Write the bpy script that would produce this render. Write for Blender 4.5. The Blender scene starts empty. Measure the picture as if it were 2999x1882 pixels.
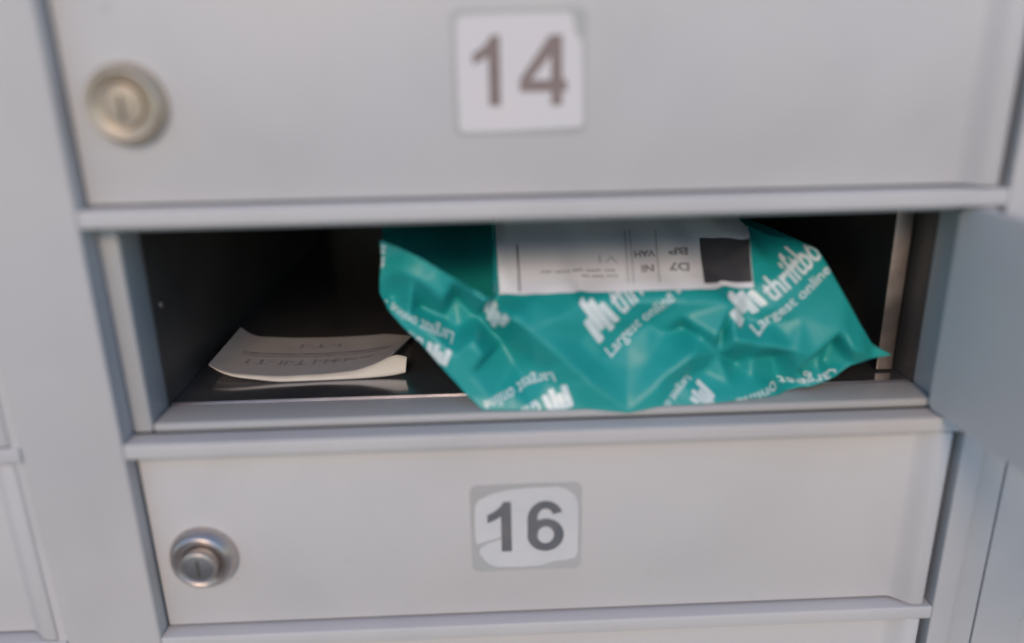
import bpy, bmesh, math, random
import numpy as np
from mathutils import Matrix, Vector

# ------------------------------------------------------------------ camera, sky, sun, exposure
S = bpy.context.scene
MM = 0.001
cam_d = bpy.data.cameras.new('camera')
cam = bpy.data.objects.new('camera', cam_d)
S.collection.objects.link(cam)
cam.location = (0.13903, -0.27061, 0.04870)
cam.rotation_mode = 'XYZ'
cam.rotation_euler = (1.241193, 0.018542, -0.038027)
cam_d.sensor_fit = 'HORIZONTAL'
cam_d.sensor_width = 36.0
cam_d.lens = 36.0 * 2307.07 / 2999.0
cam_d.clip_start = 0.005
cam_d.clip_end = 200.0
cam_d.dof.use_dof = True
cam_d.dof.focus_distance = 0.360
cam_d.dof.aperture_fstop = 1.9
S.camera = cam

W = bpy.data.worlds.new('World')
S.world = W
W.use_nodes = True
nt = W.node_tree
nt.nodes.clear()
wo = nt.nodes.new('ShaderNodeOutputWorld')
bg = nt.nodes.new('ShaderNodeBackground')
sky = nt.nodes.new('ShaderNodeTexSky')
sky.sky_type = 'NISHITA'
sky.sun_disc = False
SUN_EL, SUN_AZ = 29.0, 187.0          # azimuth clockwise from +Y (into the cabinet): veiled sun in front
sky.sun_elevation = math.radians(SUN_EL)
sky.sun_rotation = math.radians(SUN_AZ)
sky.air_density = 1.4
sky.dust_density = 0.0
sky.ozone_density = 5.0
bg.inputs['Strength'].default_value = 0.15
nt.links.new(sky.outputs[0], bg.inputs[0])
nt.links.new(bg.outputs[0], wo.inputs[0])

sun_d = bpy.data.lights.new('sun', 'SUN')
sun_d.energy = 1.5
sun_d.angle = math.radians(20)
sun_d.color = (1.0, 0.72, 0.47)
sun = bpy.data.objects.new('sun', sun_d)
S.collection.objects.link(sun)
a, e = math.radians(SUN_AZ), math.radians(SUN_EL)
to_sun = Vector((math.sin(a) * math.cos(e), math.cos(a) * math.cos(e), math.sin(e)))
sun.rotation_euler = to_sun.to_track_quat('Z', 'Y').to_euler()
sun.location = to_sun * 3

S.view_settings.view_transform = 'Standard'
S.view_settings.look = 'None'
S.view_settings.gamma = 1.0
S.view_settings.exposure = 0.23
S.cycles.use_denoising = True
S.cycles.max_bounces = 10

# ------------------------------------------------------------------ helpers
COL = S.collection
random.seed(7)

def mesh_obj(name, verts, faces, mat, parent=None, smooth=False, auto=None):
    """verts in millimetres"""
    me = bpy.data.meshes.new(name)
    me.from_pydata([(v[0] * MM, v[1] * MM, v[2] * MM) for v in verts], [], faces)
    me.validate()
    me.materials.append(mat)
    if smooth:
        me.polygons.foreach_set('use_smooth', [True] * len(me.polygons))
        if auto is not None:
            me.set_sharp_from_angle(angle=math.radians(auto))
    o = bpy.data.objects.new(name, me)
    COL.objects.link(o)
    if parent is not None:
        o.parent = parent
    return o

def bm_obj(name, bm, mat, parent=None, smooth=False, auto=40):
    bmesh.ops.recalc_face_normals(bm, faces=bm.faces)
    me = bpy.data.meshes.new(name)
    for v in bm.verts:
        v.co *= MM
    bm.to_mesh(me)
    bm.free()
    me.materials.append(mat)
    if smooth:
        me.polygons.foreach_set('use_smooth', [True] * len(me.polygons))
        me.set_sharp_from_angle(angle=math.radians(auto))
    o = bpy.data.objects.new(name, me)
    COL.objects.link(o)
    if parent is not None:
        o.parent = parent
    return o

def add_box(bm, x0, x1, y0, y1, z0, z1, bev=0.0, seg=3):
    r = bmesh.ops.create_cube(bm, size=1.0)
    vs = r['verts']
    for v in vs:
        v.co = Vector((x0 + (v.co.x + .5) * (x1 - x0), y0 + (v.co.y + .5) * (y1 - y0), z0 + (v.co.z + .5) * (z1 - z0)))
    if bev > 0:
        es = list({e for v in vs for e in v.link_edges})
        bmesh.ops.bevel(bm, geom=es, offset=bev, segments=seg, profile=0.5, affect='EDGES')

def box(name, x0, x1, y0, y1, z0, z1, mat, parent=None, bev=0.0, seg=3):
    bm = bmesh.new()
    add_box(bm, x0, x1, y0, y1, z0, z1, bev, seg)
    return bm_obj(name, bm, mat, parent, smooth=bev > 0, auto=35)

def extrude_profile(name, prof, z0, z1, mat, parent=None, r=0.7, auto=50):
    """closed XY profile (mm) extruded along z, ends eased inwards by r"""
    p = np.array(prof, float)
    c = p.mean(0)
    n = len(p)
    # inward offset direction by vertex normals
    t = np.roll(p, -1, 0) - np.roll(p, 1, 0)
    nr = np.stack([t[:, 1], -t[:, 0]], 1)
    nr /= np.maximum(np.linalg.norm(nr, axis=1, keepdims=True), 1e-9)
    area = 0.5 * np.sum(p[:, 0] * np.roll(p[:, 1], -1) - np.roll(p[:, 0], -1) * p[:, 1])
    if area < 0:
        nr = -nr
    V, F = [], []
    rings = [(z0, r), (z0 + r * .3, r * .3), (z0 + r, 0), (z1 - r, 0), (z1 - r * .3, r * .3), (z1, r)]
    for z, ins in rings:
        q = p - nr * ins
        V += [(x, y, z) for x, y in q]
    for k in range(len(rings) - 1):
        for i in range(n):
            j = (i + 1) % n
            F.append((k * n + i, k * n + j, (k + 1) * n + j, (k + 1) * n + i))
    F.append(tuple(range(n)))
    F.append(tuple(range((len(rings) - 1) * n, len(rings) * n)))
    bm = bmesh.new()
    bv = [bm.verts.new(v) for v in V]
    for f in F:
        bm.faces.new([bv[i] for i in f])
    return bm_obj(name, bm, mat, parent, smooth=True, auto=auto)

def lathe(name, prof, cx, cz, mat, parent=None, n=56, auto=30, close=True):
    """profile of (radius, y) turned about the y axis through (cx, cz)"""
    V, F = [], []
    for r_, y in prof:
        for k in range(n):
            t = 2 * math.pi * k / n
            V.append((cx + r_ * math.cos(t), y, cz + r_ * math.sin(t)))
    m = len(prof)
    for i in range(m - 1):
        for k in range(n):
            j = (k + 1) % n
            F.append((i * n + k, i * n + j, (i + 1) * n + j, (i + 1) * n + k))
    if close:
        F.append(tuple(range((m - 1) * n, m * n)))
    bm = bmesh.new()
    bv = [bm.verts.new(v) for v in V]
    for f in F:
        bm.faces.new([bv[i] for i in f])
    return bm_obj(name, bm, mat, parent, smooth=True, auto=auto)

def copy_tree(o, parent, dx=0.0, dy=0.0, dz=0.0, top=True):
    c = o.copy()
    COL.objects.link(c)
    c.parent = parent
    if top:
        c.location = o.location + Vector((dx, dy, dz)) * MM
    for ch in list(o.children):
        copy_tree(ch, c, top=False)
    return c

# ------------------------------------------------------------------ materials
def principled(name, col, rough=.5, metal=0.0, spec=.5, coat=0.0):
    m = bpy.data.materials.new(name)
    m.use_nodes = True
    b = m.node_tree.nodes['Principled BSDF']
    b.inputs['Base Color'].default_value = (*col, 1)
    b.inputs['Roughness'].default_value = rough
    b.inputs['Metallic'].default_value = metal
    b.inputs['Specular IOR Level'].default_value = spec
    if coat:
        b.inputs['Coat Weight'].default_value = coat
    return m, b

def add_noise(m, b, scale, c0, c1, detail=5, bump=0.0, bscale=None, bdist=0.0002, rough=None):
    t = m.node_tree
    tc = t.nodes.new('ShaderNodeTexCoord')
    n = t.nodes.new('ShaderNodeTexNoise')
    n.inputs['Scale'].default_value = scale
    n.inputs['Detail'].default_value = detail
    t.links.new(tc.outputs['Object'], n.inputs['Vector'])
    r = t.nodes.new('ShaderNodeValToRGB')
    r.color_ramp.elements[0].position = .3
    r.color_ramp.elements[1].position = .7
    r.color_ramp.elements[0].color = (*c0, 1)
    r.color_ramp.elements[1].color = (*c1, 1)
    t.links.new(n.outputs['Fac'], r.inputs['Fac'])
    t.links.new(r.outputs['Color'], b.inputs['Base Color'])
    if rough:
        mr = t.nodes.new('ShaderNodeMapRange')
        mr.inputs['To Min'].default_value = rough[0]
        mr.inputs['To Max'].default_value = rough[1]
        t.links.new(n.outputs['Fac'], mr.inputs['Value'])
        t.links.new(mr.outputs['Result'], b.inputs['Roughness'])
    if bump:
        n2 = t.nodes.new('ShaderNodeTexNoise')
        n2.inputs['Scale'].default_value = bscale
        n2.inputs['Detail'].default_value = 3
        t.links.new(tc.outputs['Object'], n2.inputs['Vector'])
        bp = t.nodes.new('ShaderNodeBump')
        bp.inputs['Strength'].default_value = bump
        bp.inputs['Distance'].default_value = bdist
        t.links.new(n2.outputs['Fac'], bp.inputs['Height'])
        t.links.new(bp.outputs['Normal'], b.inputs['Normal'])
    return r

M = {}
# powder-coated grey paint, faint blotches and orange peel
M['paint'], b = principled('grey_powder_coat', (.52, .52, .53), .42)
r = add_noise(M['paint'], b, 16, (.536, .516, .516), (.516, .510, .520), bump=.10, bscale=900, bdist=.0001, rough=(.50, .62))
# sparse specks and smears of dirt on the paint
t = M['paint'].node_tree
tc = t.nodes.new('ShaderNodeTexCoord')
sp = t.nodes.new('ShaderNodeTexNoise')
sp.inputs['Scale'].default_value = 130
sp.inputs['Detail'].default_value = 6
t.links.new(tc.outputs['Object'], sp.inputs['Vector'])
sr = t.nodes.new('ShaderNodeValToRGB')
sr.color_ramp.elements[0].position = .70
sr.color_ramp.elements[1].position = .80
sr.color_ramp.elements[0].color = (1, 1, 1, 1)
sr.color_ramp.elements[1].color = (.80, .79, .78, 1)
t.links.new(sp.outputs['Fac'], sr.inputs['Fac'])
sm = t.nodes.new('ShaderNodeTexNoise')
sm.inputs['Scale'].default_value = 9
sm.inputs['Detail'].default_value = 4
sm.inputs['Distortion'].default_value = 1.5
t.links.new(tc.outputs['Object'], sm.inputs['Vector'])
s2 = t.nodes.new('ShaderNodeValToRGB')
s2.color_ramp.elements[0].position = .45
s2.color_ramp.elements[1].position = .75
s2.color_ramp.elements[0].color = (1, 1, 1, 1)
s2.color_ramp.elements[1].color = (.93, .93, .935, 1)
t.links.new(sm.outputs['Fac'], s2.inputs['Fac'])
last = r.outputs['Color']
for q in (sr, s2):
    mx = t.nodes.new('ShaderNodeMix')
    mx.data_type = 'RGBA'
    mx.blend_type = 'MULTIPLY'
    mx.inputs['Factor'].default_value = 1
    t.links.new(last, mx.inputs['A'])
    t.links.new(q.outputs['Color'], mx.inputs['B'])
    last = mx.outputs['Result']
t.links.new(last, b.inputs['Base Color'])
M['paint2'], b = principled('grey_frame_paint', (.47, .465, .465), .38)
add_noise(M['paint2'], b, 22, (.42, .412, .41), (.40, .402, .41), bump=.10, bscale=900, bdist=.0001)
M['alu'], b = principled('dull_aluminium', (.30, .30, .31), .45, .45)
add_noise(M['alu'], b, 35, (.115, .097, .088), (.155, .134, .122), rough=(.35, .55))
M['alufloor'], b = principled('worn_aluminium_floor', (.3, .3, .31), .2, .9)
add_noise(M['alufloor'], b, 60, (.36, .37, .41), (.46, .46, .49), rough=(.09, .20))
M['strip'], b = principled('scuffed_bare_metal', (.5, .42, .38), .42, 1.0)
add_noise(M['strip'], b, 55, (.20, .165, .15), (.46, .385, .35), rough=(.4, .6))
M['dark'], b = principled('dark_gap', (.05, .05, .055), .7)
add_noise(M['dark'], b, 80, (.04, .04, .045), (.065, .065, .07))
M['brass'], b = principled('weathered_brass_lock', (.62, .55, .46), .55, .75)
add_noise(M['brass'], b, 240, (.62, .53, .41), (.50, .435, .36), rough=(.46, .62))
M['nickel'], b = principled('dull_nickel_lock', (.55, .52, .50), .33, 1.0)
add_noise(M['nickel'], b, 240, (.64, .575, .54), (.52, .475, .46), rough=(.32, .46))
M['plug'], b = principled('lock_plug', (.5, .48, .48), .30, 1.0)
add_noise(M['plug'], b, 300, (.36, .355, .37), (.29, .29, .31), rough=(.40, .55))
M['brassplug'], b = principled('worn_brass_plug', (.5, .44, .36), .6, .7)
add_noise(M['brassplug'], b, 240, (.50, .43, .34), (.38, .33, .27), rough=(.55, .7))
M['slot'], b = principled('key_slot', (.06, .05, .045), .6)
add_noise(M['slot'], b, 400, (.05, .045, .04), (.09, .075, .065))
M['holder'], b = principled('number_window', (.42, .42, .42), .35)
add_noise(M['holder'], b, 60, (.40, .40, .395), (.44, .44, .445))
M['card'], b = principled('white_card', (.74, .70, .71), .5)
add_noise(M['card'], b, 40, (.67, .625, .64), (.63, .62, .645))
M['card2'], b = principled('greyed_card', (.60, .60, .62), .5)
add_noise(M['card2'], b, 70, (.615, .61, .62), (.56, .565, .585))
M['ink'], b = principled('faded_brown_ink', (.22, .165, .155), .6)
add_noise(M['ink'], b, 110, (.20, .15, .145), (.26, .20, .19))
M['ink2'], b = principled('grey_ink', (.13, .13, .14), .6)
add_noise(M['ink2'], b, 110, (.11, .12, .14), (.16, .155, .16))
M['film'], b = principled('teal_polythene', (.02, .27, .25), .30, 0, .55)
add_noise(M['film'], b, 30, (.009, .300, .280), (.011, .325, .315), rough=(.38, .50))
t = M['film'].node_tree
nz = t.nodes.new('ShaderNodeTexNoise')
nz.noise_type = 'RIDGED_MULTIFRACTAL'
nz.inputs['Scale'].default_value = 42
nz.inputs['Detail'].default_value = 4
nz.inputs['Distortion'].default_value = .6
tc = t.nodes.new('ShaderNodeTexCoord')
t.links.new(tc.outputs['Object'], nz.inputs['Vector'])
bp = t.nodes.new('ShaderNodeBump')
bp.inputs['Strength'].default_value = .35
bp.inputs['Distance'].default_value = .0006
t.links.new(nz.outputs['Fac'], bp.inputs['Height'])
t.links.new(bp.outputs['Normal'], b.inputs['Normal'])
M['print'], b = principled('white_print', (.62, .70, .70), .35)
add_noise(M['print'], b, 150, (.56, .66, .66), (.68, .74, .75))
M['label'], b = principled('thermal_label', (.78, .77, .79), .42)
add_noise(M['label'], b, 60, (.79, .78, .79), (.75, .75, .78))
M['lblack'], b = principled('label_black', (.035, .038, .045), .42)
add_noise(M['lblack'], b, 90, (.050, .053, .064), (.080, .077, .082))
M['lgrey'], b = principled('label_grey_print', (.22, .22, .24), .5)
add_noise(M['lgrey'], b, 200, (.20, .20, .22), (.30, .30, .32))
M['lpale'], b = principled('label_pale_rule', (.52, .52, .54), .5)
add_noise(M['lpale'], b, 200, (.50, .50, .52), (.58, .58, .60))
M['paper'], b = principled('grey_newsprint', (.42, .40, .40), .7)
add_noise(M['paper'], b, 60, (.40, .38, .385), (.34, .33, .335))
M['cream'], b = principled('cream_paper', (.66, .60, .52), .7)
add_noise(M['cream'], b, 60, (.68, .62, .54), (.60, .545, .48))
M['pink'], b = principled('bare_edge_highlight', (.62, .56, .60), .3, 1.0)  # bare metal edge, with its pinkish highlight put into the colour
add_noise(M['pink'], b, 90, (.80, .74, .78), (.66, .60, .64), rough=(.25, .4))
M['ground'], b = principled('concrete_ground', (.4, .36, .32), .8)
add_noise(M['ground'], b, 3, (.32, .28, .245), (.26, .23, .205), bump=.3, bscale=60, bdist=.004)

# ------------------------------------------------------------------ the cluster mailbox cabinet (millimetres; x right, y into the cabinet, z up)
P, RH = 88.78, 6.1        # row pitch, rail height
DW = 324.0                # width between posts
PW = 38.0                 # post width
CABL = 'pale grey metal cluster mailbox cabinet with its middle compartment standing open'
cab = bpy.data.objects.new('mailbox_cabinet', None)
COL.objects.link(cab)
cab['label'] = CABL
cab['category'] = 'mailbox'

Z_TOP, Z_BOT = 620.0, -3.0 * P - RH - 40
# posts (rounded front corners)
def rounded_front(x0, x1, y0, y1, r, n=6):
    pts = [(x0, y1)]
    for k in range(n + 1):
        t = math.pi / 2 * k / n
        pts.append((x0 + r - r * math.cos(t), y0 + r - r * math.sin(t)))
    for k in range(n + 1):
        t = math.pi / 2 * k / n
        pts.append((x1 - r + r * math.sin(t), y0 + r - r * math.cos(t)))
    pts.append((x1, y1))
    return pts
# left post, with a barely crowned face
lp = rounded_front(-PW, 0, 0, 28, 1.3)
mid = [(-PW + 1.3 + (PW - 2.6) * k / 10, -0.35 * math.sin(math.pi * k / 10)) for k in range(1, 10)]
lp = lp[:8] + mid + lp[8:]
extrude_profile('post', lp, Z_BOT, Z_TOP, M['paint'], cab)
# right post: raised strip, stepped-back strip
extrude_profile('post', rounded_front(324.3, 333.6, 0, 28, .8), Z_BOT, Z_TOP, M['paint'], cab)
bprof = [(333.7, 28)]
for k in range(13):
    t = k / 12
    bprof.append((333.7 + 10.3 * t, 3.6 - 2.2 * (3 * t * t - 2 * t ** 3)))
bprof += [(344.1, 2.0), (344.1, 28)]
extrude_profile('trim_strip', bprof, Z_BOT, Z_TOP, M['paint'], cab)
extrude_profile('edge_panel', rounded_front(345.0, 365.5, 1.2, 28, .6), Z_BOT, Z_TOP, M['paint'], cab)
box('edge_panel', 367.2, 420, 4, 28, Z_BOT, Z_TOP, M['paint'], cab, .8)

box('trim_strip', -PW - 4.0, -PW - .2, 1.6, 9.8, Z_BOT, Z_TOP, M['paint'], cab)
box('unseen_upper_panel', -400, 420, 2.0, 27, P + .3, Z_TOP, M['paint'], cab)  # added out of view so the taller cabinet blocks sun from behind
box('pedestal', -260, 280, 60, 340, -900, Z_BOT, M['paint'], cab)
gv = [(-30000, -30000, -900), (30000, -30000, -900), (30000, 30000, -900), (-30000, 30000, -900)]
g = mesh_obj('ground', gv, [(0, 1, 2, 3)], M['ground'])  # unseen sheet, added to bounce light up onto the fronts
g['kind'] = 'structure'
# rails between the rows, right column and left column
for k in range(-1, 4):
    z1 = -k * P
    box('rail', 0.15, 324.1, 0, 9.9, z1 - RH, z1, M['paint'], cab, .55, 3)
    box('rail', -PW - DW, -PW - .35, 0.1, 9.9, z1 - RH, z1, M['paint'], cab, .55, 3)

# ---- doors
def door_profile():
    pr = [(1.0, 9.6), (1.0, 7.9), (1.25, 7.3), (1.8, 7.0)]
    for k in range(1, 12):
        pr.append((1.8 + (306.5 - 1.8) * k / 12, 7.0))
    for k in range(15):
        t = k / 14
        pr.append((306.5 + 9.8 * t, 7.0 - 6.3 * (3 * t * t - 2 * t ** 3)))
    pr += [(318.6, 0.62), (319.7, .8), (320.2, 1.4), (320.3, 4.0), (319.0, 6.0), (316.0, 8.2), (314.0, 9.6)]
    return pr
PROF = door_profile()

def numeral(name, polys, mat, parent, y):
    for pts in polys:
        bm = bmesh.new()
        vs = [bm.verts.new((x, y, z)) for x, z in pts]
        f = bm.faces.new(vs)
        ext = bmesh.ops.extrude_face_region(bm, geom=[f])
        for v in [g for g in ext['geom'] if isinstance(g, bmesh.types.BMVert)]:
            v.co.y += .12
        bmesh.ops.triangulate(bm, faces=bm.faces)
        bm_obj(name, bm, mat, parent)

def numeral_ring(name, outer, inner, mat, parent, y):
    n = len(outer)
    V = [(x, y, z) for x, z in outer] + [(x, y, z) for x, z in inner]
    V += [(x, y + .12, z) for x, z in outer] + [(x, y + .12, z) for x, z in inner]
    F = []
    m = n if outer[0] == 'x' else n
    for i in range(n - 1):
        F.append((i, i + 1, n + i + 1, n + i))
        F.append((2 * n + i, 3 * n + i, 3 * n + i + 1, 2 * n + i + 1))
        F.append((i, 2 * n + i, 2 * n + i + 1, i + 1))
        F.append((n + i, n + i + 1, 3 * n + i + 1, 3 * n + i))
    return mesh_obj(name, V, F, mat, parent)

def one(x, z, h, s=1.0):
    k = h / 23.5
    base = [(5.75, 0), (10.0, 0), (10.0, 23.5), (6.9, 23.5), (6.2, 22.2), (5.0, 20.7), (3.2, 19.2), (1.4, 18.1), (.2, 17.6), (.2, 13.9), (2.0, 14.5), (4.2, 15.7), (5.75, 16.9)]
    return [(x + px * k * s, z + pz * k) for px, pz in base]

def round_rect(x0, x1, z0, z1, r, n=6):
    pts = []
    for cx, cz, a0 in ((x1 - r, z1 - r, 0), (x0 + r, z1 - r, 90), (x0 + r, z0 + r, 180), (x1 - r, z0 + r, 270)):
        for k in range(n + 1):
            t = math.radians(a0 + 90 * k / n)
            pts.append((cx + r * math.cos(t), cz + r * math.sin(t)))
    return pts

def plate(name, pts, y0, y1, mat, parent):
    bm = bmesh.new()
    f = bm.faces.new([bm.verts.new((x, y0, z)) for x, z in pts])
    ext = bmesh.ops.extrude_face_region(bm, geom=[f])
    for v in [g for g in ext['geom'] if isinstance(g, bmesh.types.BMVert)]:
        v.co.y = y1
    return bm_obj(name, bm, mat, parent)

def make_door(zr, lockmat, label=None, proud=0.0):
    """closed door above the rail whose top is at zr"""
    d = extrude_profile('door', PROF, zr + .7, zr + P - RH - .7, M['paint'], cab, r=.7)
    if label:
        d['label'] = label
    cx, cz = 20.8, zr + 34.6
    plug_dz = -.4
    k = proud
    lathe('lock_collar', [(13.6, 7.05), (13.5, 5.2), (13.1, 4.2), (12.2, 2.4), (11.5, 1.2), (11.0, .9), (10.4, 1.0), (9.6, 1.7), (8.8, 2.2), (7.9, 2.5), (7.5, 2.9), (7.4, 4.0)],
          cx, cz, lockmat, d, close=False)
    lathe('lock_cylinder', [(7.2, 4.2), (7.2, -1.2 + k), (6.95, -1.8 + k), (6.5, -2.0 + k), (6.15, -1.9 + k), (5.95, -1.6 + k)], cx, cz + plug_dz, lockmat, d, close=False)
    lathe('lock_plug', [(5.96, 3.5), (5.94, -1.55 + k), (5.75, -1.62 + k), (.05, -1.62 + k)], cx, cz + plug_dz, M['plug'] if lockmat is M['nickel'] else M['brassplug'], d)
    box('key_slot', cx - .6, cx + .6, -1.72 + k, -1.4 + k, cz + plug_dz - 3.7, cz + plug_dz + 3.7, M['slot'], d)
    px0, px1, pz0, pz1 = 129.4, 174.6, zr + 21.6, zr + 62.4
    plate('number_window', round_rect(px0, px1, pz0, pz1, 3.2), 6.75, 7.02, M['holder'], d)
    return d

d14 = make_door(0, M['brass'], proud=3.0, label='closed mailbox door numbered 14 with a brass lock')
d16 = make_door(-2 * P, M['nickel'], label='closed mailbox door numbered 16 with a dull nickel lock')
d17 = make_door(-3 * P, M['nickel'], label='closed mailbox door at the bottom edge, below the door numbered 16')

# number cards and numerals
card14 = [(131.2, 24.2), (132.6, 23.0), (150, 23.2), (172.4, 24.0), (173.6, 25.2), (173.4, 40), (173.0, 51.0), (172.4, 52.4), (170.7, 54.2), (170.2, 58.0), (169.4, 60.2), (168.0, 60.8), (150, 60.7), (133.0, 60.3), (131.4, 59.0), (131.1, 45)]
plate('number_card', card14, 6.55, 6.80, M['card'], d14)
zz = -2 * P
card16 = [(131.0, zz + 47.5), (131.2, zz + 36.6), (131.7, zz + 35.4), (132.4, zz + 33.6), (132.6, zz + 30.6), (134.5, zz + 27.5), (136.5, zz + 25.2), (140, zz + 23.8), (150, zz + 23.4), (158, zz + 23.8), (163, zz + 25.5), (168.5, zz + 26.0), (172.2, zz + 27.0), (173.2, zz + 30),
          (173.4, zz + 45), (173.2, zz + 53), (171.6, zz + 56.8), (168.6, zz + 59.3), (165.0, zz + 60.6), (155, zz + 60.7), (146, zz + 60.0), (139, zz + 58.6), (133.0, zz + 55.8), (131.4, zz + 53.0)]
plate('number_card', card16, 6.55, 6.80, M['card2'], d16)
scuff = [(131.6, zz + 35.0), (136, zz + 36.6), (141.4, zz + 38.0), (145.5, zz + 38.6), (141.0, zz + 36.9), (136, zz + 35.2), (133.2, zz + 33.4), (132.4, zz + 31.4)]
plate('scuff', scuff, 6.50, 6.60, M['holder'], d16)
def four(x, z, w, h):
    o = [(.66, 0), (.90, 0), (.90, .20), (1.0, .20), (1.0, .37), (.90, .37), (.90, 1.0), (.64, 1.0), (.0, .38), (.0, .20), (.66, .20)]
    i = [(.66, .37), (.66, .72), (.24, .37)]
    bm = bmesh.new()
    ov = [bm.verts.new((x + a_ * w, 6.40, z + b_ * h)) for a_, b_ in o]
    iv = [bm.verts.new((x + a_ * w, 6.40, z + b_ * h)) for a_, b_ in i]
    es = [bm.edges.new((L[k], L[(k + 1) % len(L)])) for L in (ov, iv) for k in range(len(L))]
    bmesh.ops.triangle_fill(bm, edges=es, use_beauty=True)
    return bm
numeral('numeral', [one(136.2, 31.5, 22.6, .97)], M['ink'], d14, 6.42)
bm_obj('numeral', four(152.0, 31.3, 16.0, 22.6), M['ink'], d14)
numeral('numeral', [one(136.0, zz + 31.2, 23.4)], M['ink2'], d16, 6.42)
# six: a bowl ring and a hooked stem, as one swept stroke
def six(x, z, w, h):
    out, inn = [], []
    bw, bh = w / 2, h * .325
    c = (x + w / 2, z + bh)
    st = 4.1
    # hook from the upper right terminal over the top, down the left and round the bowl
    N = 26
    for k in range(N + 1):
        t = math.radians(22 + (180 - 22) * k / N)
        out.append((c[0] + (bw - .1) * math.cos(t), z + h * .64 + h * .36 * math.sin(t)))
        inn.append((c[0] + (bw - .1 - st) * math.cos(t), z + h * .66 + (h * .34 - st * .86) * math.sin(t)))
    for k in range(1, 9):
        f = k / 8
        zq = z + h * .64 + (c[1] - z - h * .64) * f
        out.append((x + .1, zq))
        inn.append((x + .1 + st + .15, z + h * .66 + (c[1] - z - h * .66) * f))
    for k in range(1, 61):
        t = math.radians(180 + 360 * k / 60)
        out.append((c[0] + bw * math.cos(t), c[1] + bh * math.sin(t)))
        inn.append((c[0] + (bw - st) * math.cos(t), c[1] + (bh - st * .9) * math.sin(t)))
    return out, inn
o6, i6 = six(152.4, zz + 30.8, 15.0, 23.6)
numeral_ring('numeral', o6[:36], i6[:36], M['ink2'], d16, 6.42)
numeral_ring('numeral', o6[34:], i6[34:], M['ink2'], d16, 6.40)

# left column doors (their hinge sides show beside the left post)
LDX = -(DW + PW)
for k, lab in ((0, 'closed door of the left column, topmost'), (1, 'closed door of the left column beside the open compartment'), (2, 'closed door of the left column beside the door numbered 16'), (3, 'closed door of the left column at the bottom')):
    c = copy_tree(d17, cab, LDX, 0, (3 - k) * P)
    c['label'] = lab

# ---- the open door: swung out on its right-hand hinge
od = copy_tree(d17, cab, 0, 0, 0)
od['label'] = 'open mailbox door swung out to the right, showing its plain inner face'
th = math.radians(94.0)
zo = -P + .0
# local pivot (320.3, 9.6, -3P) goes to (314.0, 8.4, -P)
pv = Vector((320.3, 9.6, -3 * P))
R3 = Matrix.Rotation(th, 3, 'Z')
tgt = Vector((314.0, 8.4, -P + .1))
od.matrix_local = Matrix.Translation((tgt - R3 @ pv) * MM) @ R3.to_4x4()
# inner liner pan of the open door, corners cut
pan = []
L_, H0, H1 = 316.0, .9, P - RH - .9
pts = [(0, H0 + 2), (2, H0), (L_ - 3, H0), (L_, H0 + 3), (L_, H1 - 3), (L_ - 3, H1), (5.5, H1), (1.8, H1 - 1.0), (0, H1 - 3.5)]
bm = bmesh.new()
f = bm.faces.new([bm.verts.new((320.3 - u_, 9.75, -3 * P + v_)) for u_, v_ in pts])
ext = bmesh.ops.extrude_face_region(bm, geom=[f])
for v in [g for g in ext['geom'] if isinstance(g, bmesh.types.BMVert)]:
    v.co.y += 1.2
pan_o = bm_obj('inner_panel', bm, M['paint'], od)

# ---- opening frame and compartment
FZ = -85.0
box('frame_jamb', .25, 7.8, 10, 28, -P + .15, -RH - .15, M['paint2'], cab, 1.1, 4)
box('frame_jamb', 316.2, 324.1, 10, 28, -P + .15, -RH - .15, M['paint2'], cab, 1.1, 4)
box('frame_sill', 8.0, 316.0, 10, 28, -P + .15, FZ, M['paint2'], cab, 1.1, 4)
box('frame_header', 8.0, 316.0, 10, 28, -9.4, -RH - .2, M['paint2'], cab, .8)
# liner: five sheets
XL, XR, YF, YB, ZC = 7.9, 316.1, 28.2, 395.0, -8.5
box('compartment_floor', XL, XR, YF, YB, FZ - 2.2, FZ - .5, M['alufloor'], cab)
box('floor_lip', XL + .6, XR - .6, YF - .05, YF + 1.2, FZ - .6, FZ + .35, M['pink'], cab, .35)
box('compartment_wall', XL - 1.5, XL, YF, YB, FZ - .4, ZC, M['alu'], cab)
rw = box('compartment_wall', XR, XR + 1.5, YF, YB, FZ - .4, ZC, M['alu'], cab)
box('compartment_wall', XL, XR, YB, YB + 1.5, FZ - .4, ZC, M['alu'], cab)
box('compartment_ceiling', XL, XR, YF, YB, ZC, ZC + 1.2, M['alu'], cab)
box('flange', XR - 9.6, XR - 2.6, 40, 41.2, FZ + .3, ZC - .4, M['strip'], cab, .4)
lathe('rivet', [(1.7, 0), (1.5, -.5), (.9, -.9), (.05, -1.0)], 0, 0, M['strip'], cab, n=20)
rv = bpy.data.objects['rivet']
rv.rotation_euler = (0, 0, math.radians(90))
rv.location = Vector((XL, 36.4, -44.5)) * MM
# cabinet body behind the doors
box('cabinet_body', -400, 6.0, 28.6, 400, Z_BOT, Z_TOP, M['dark'], cab)
box('cabinet_body', 318.0, 420, 28.6, 400, Z_BOT, Z_TOP, M['dark'], cab)
box('cabinet_body', 6.2, 317.8, 28.6, 400, -6.9, Z_TOP, M['dark'], cab)
box('cabinet_body', 6.2, 317.8, 28.6, 400, Z_BOT, FZ - 2.6, M['dark'], cab)
box('back_panel', -400, 420, 401, 403, Z_BOT, Z_TOP, M['paint'], cab)

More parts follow.
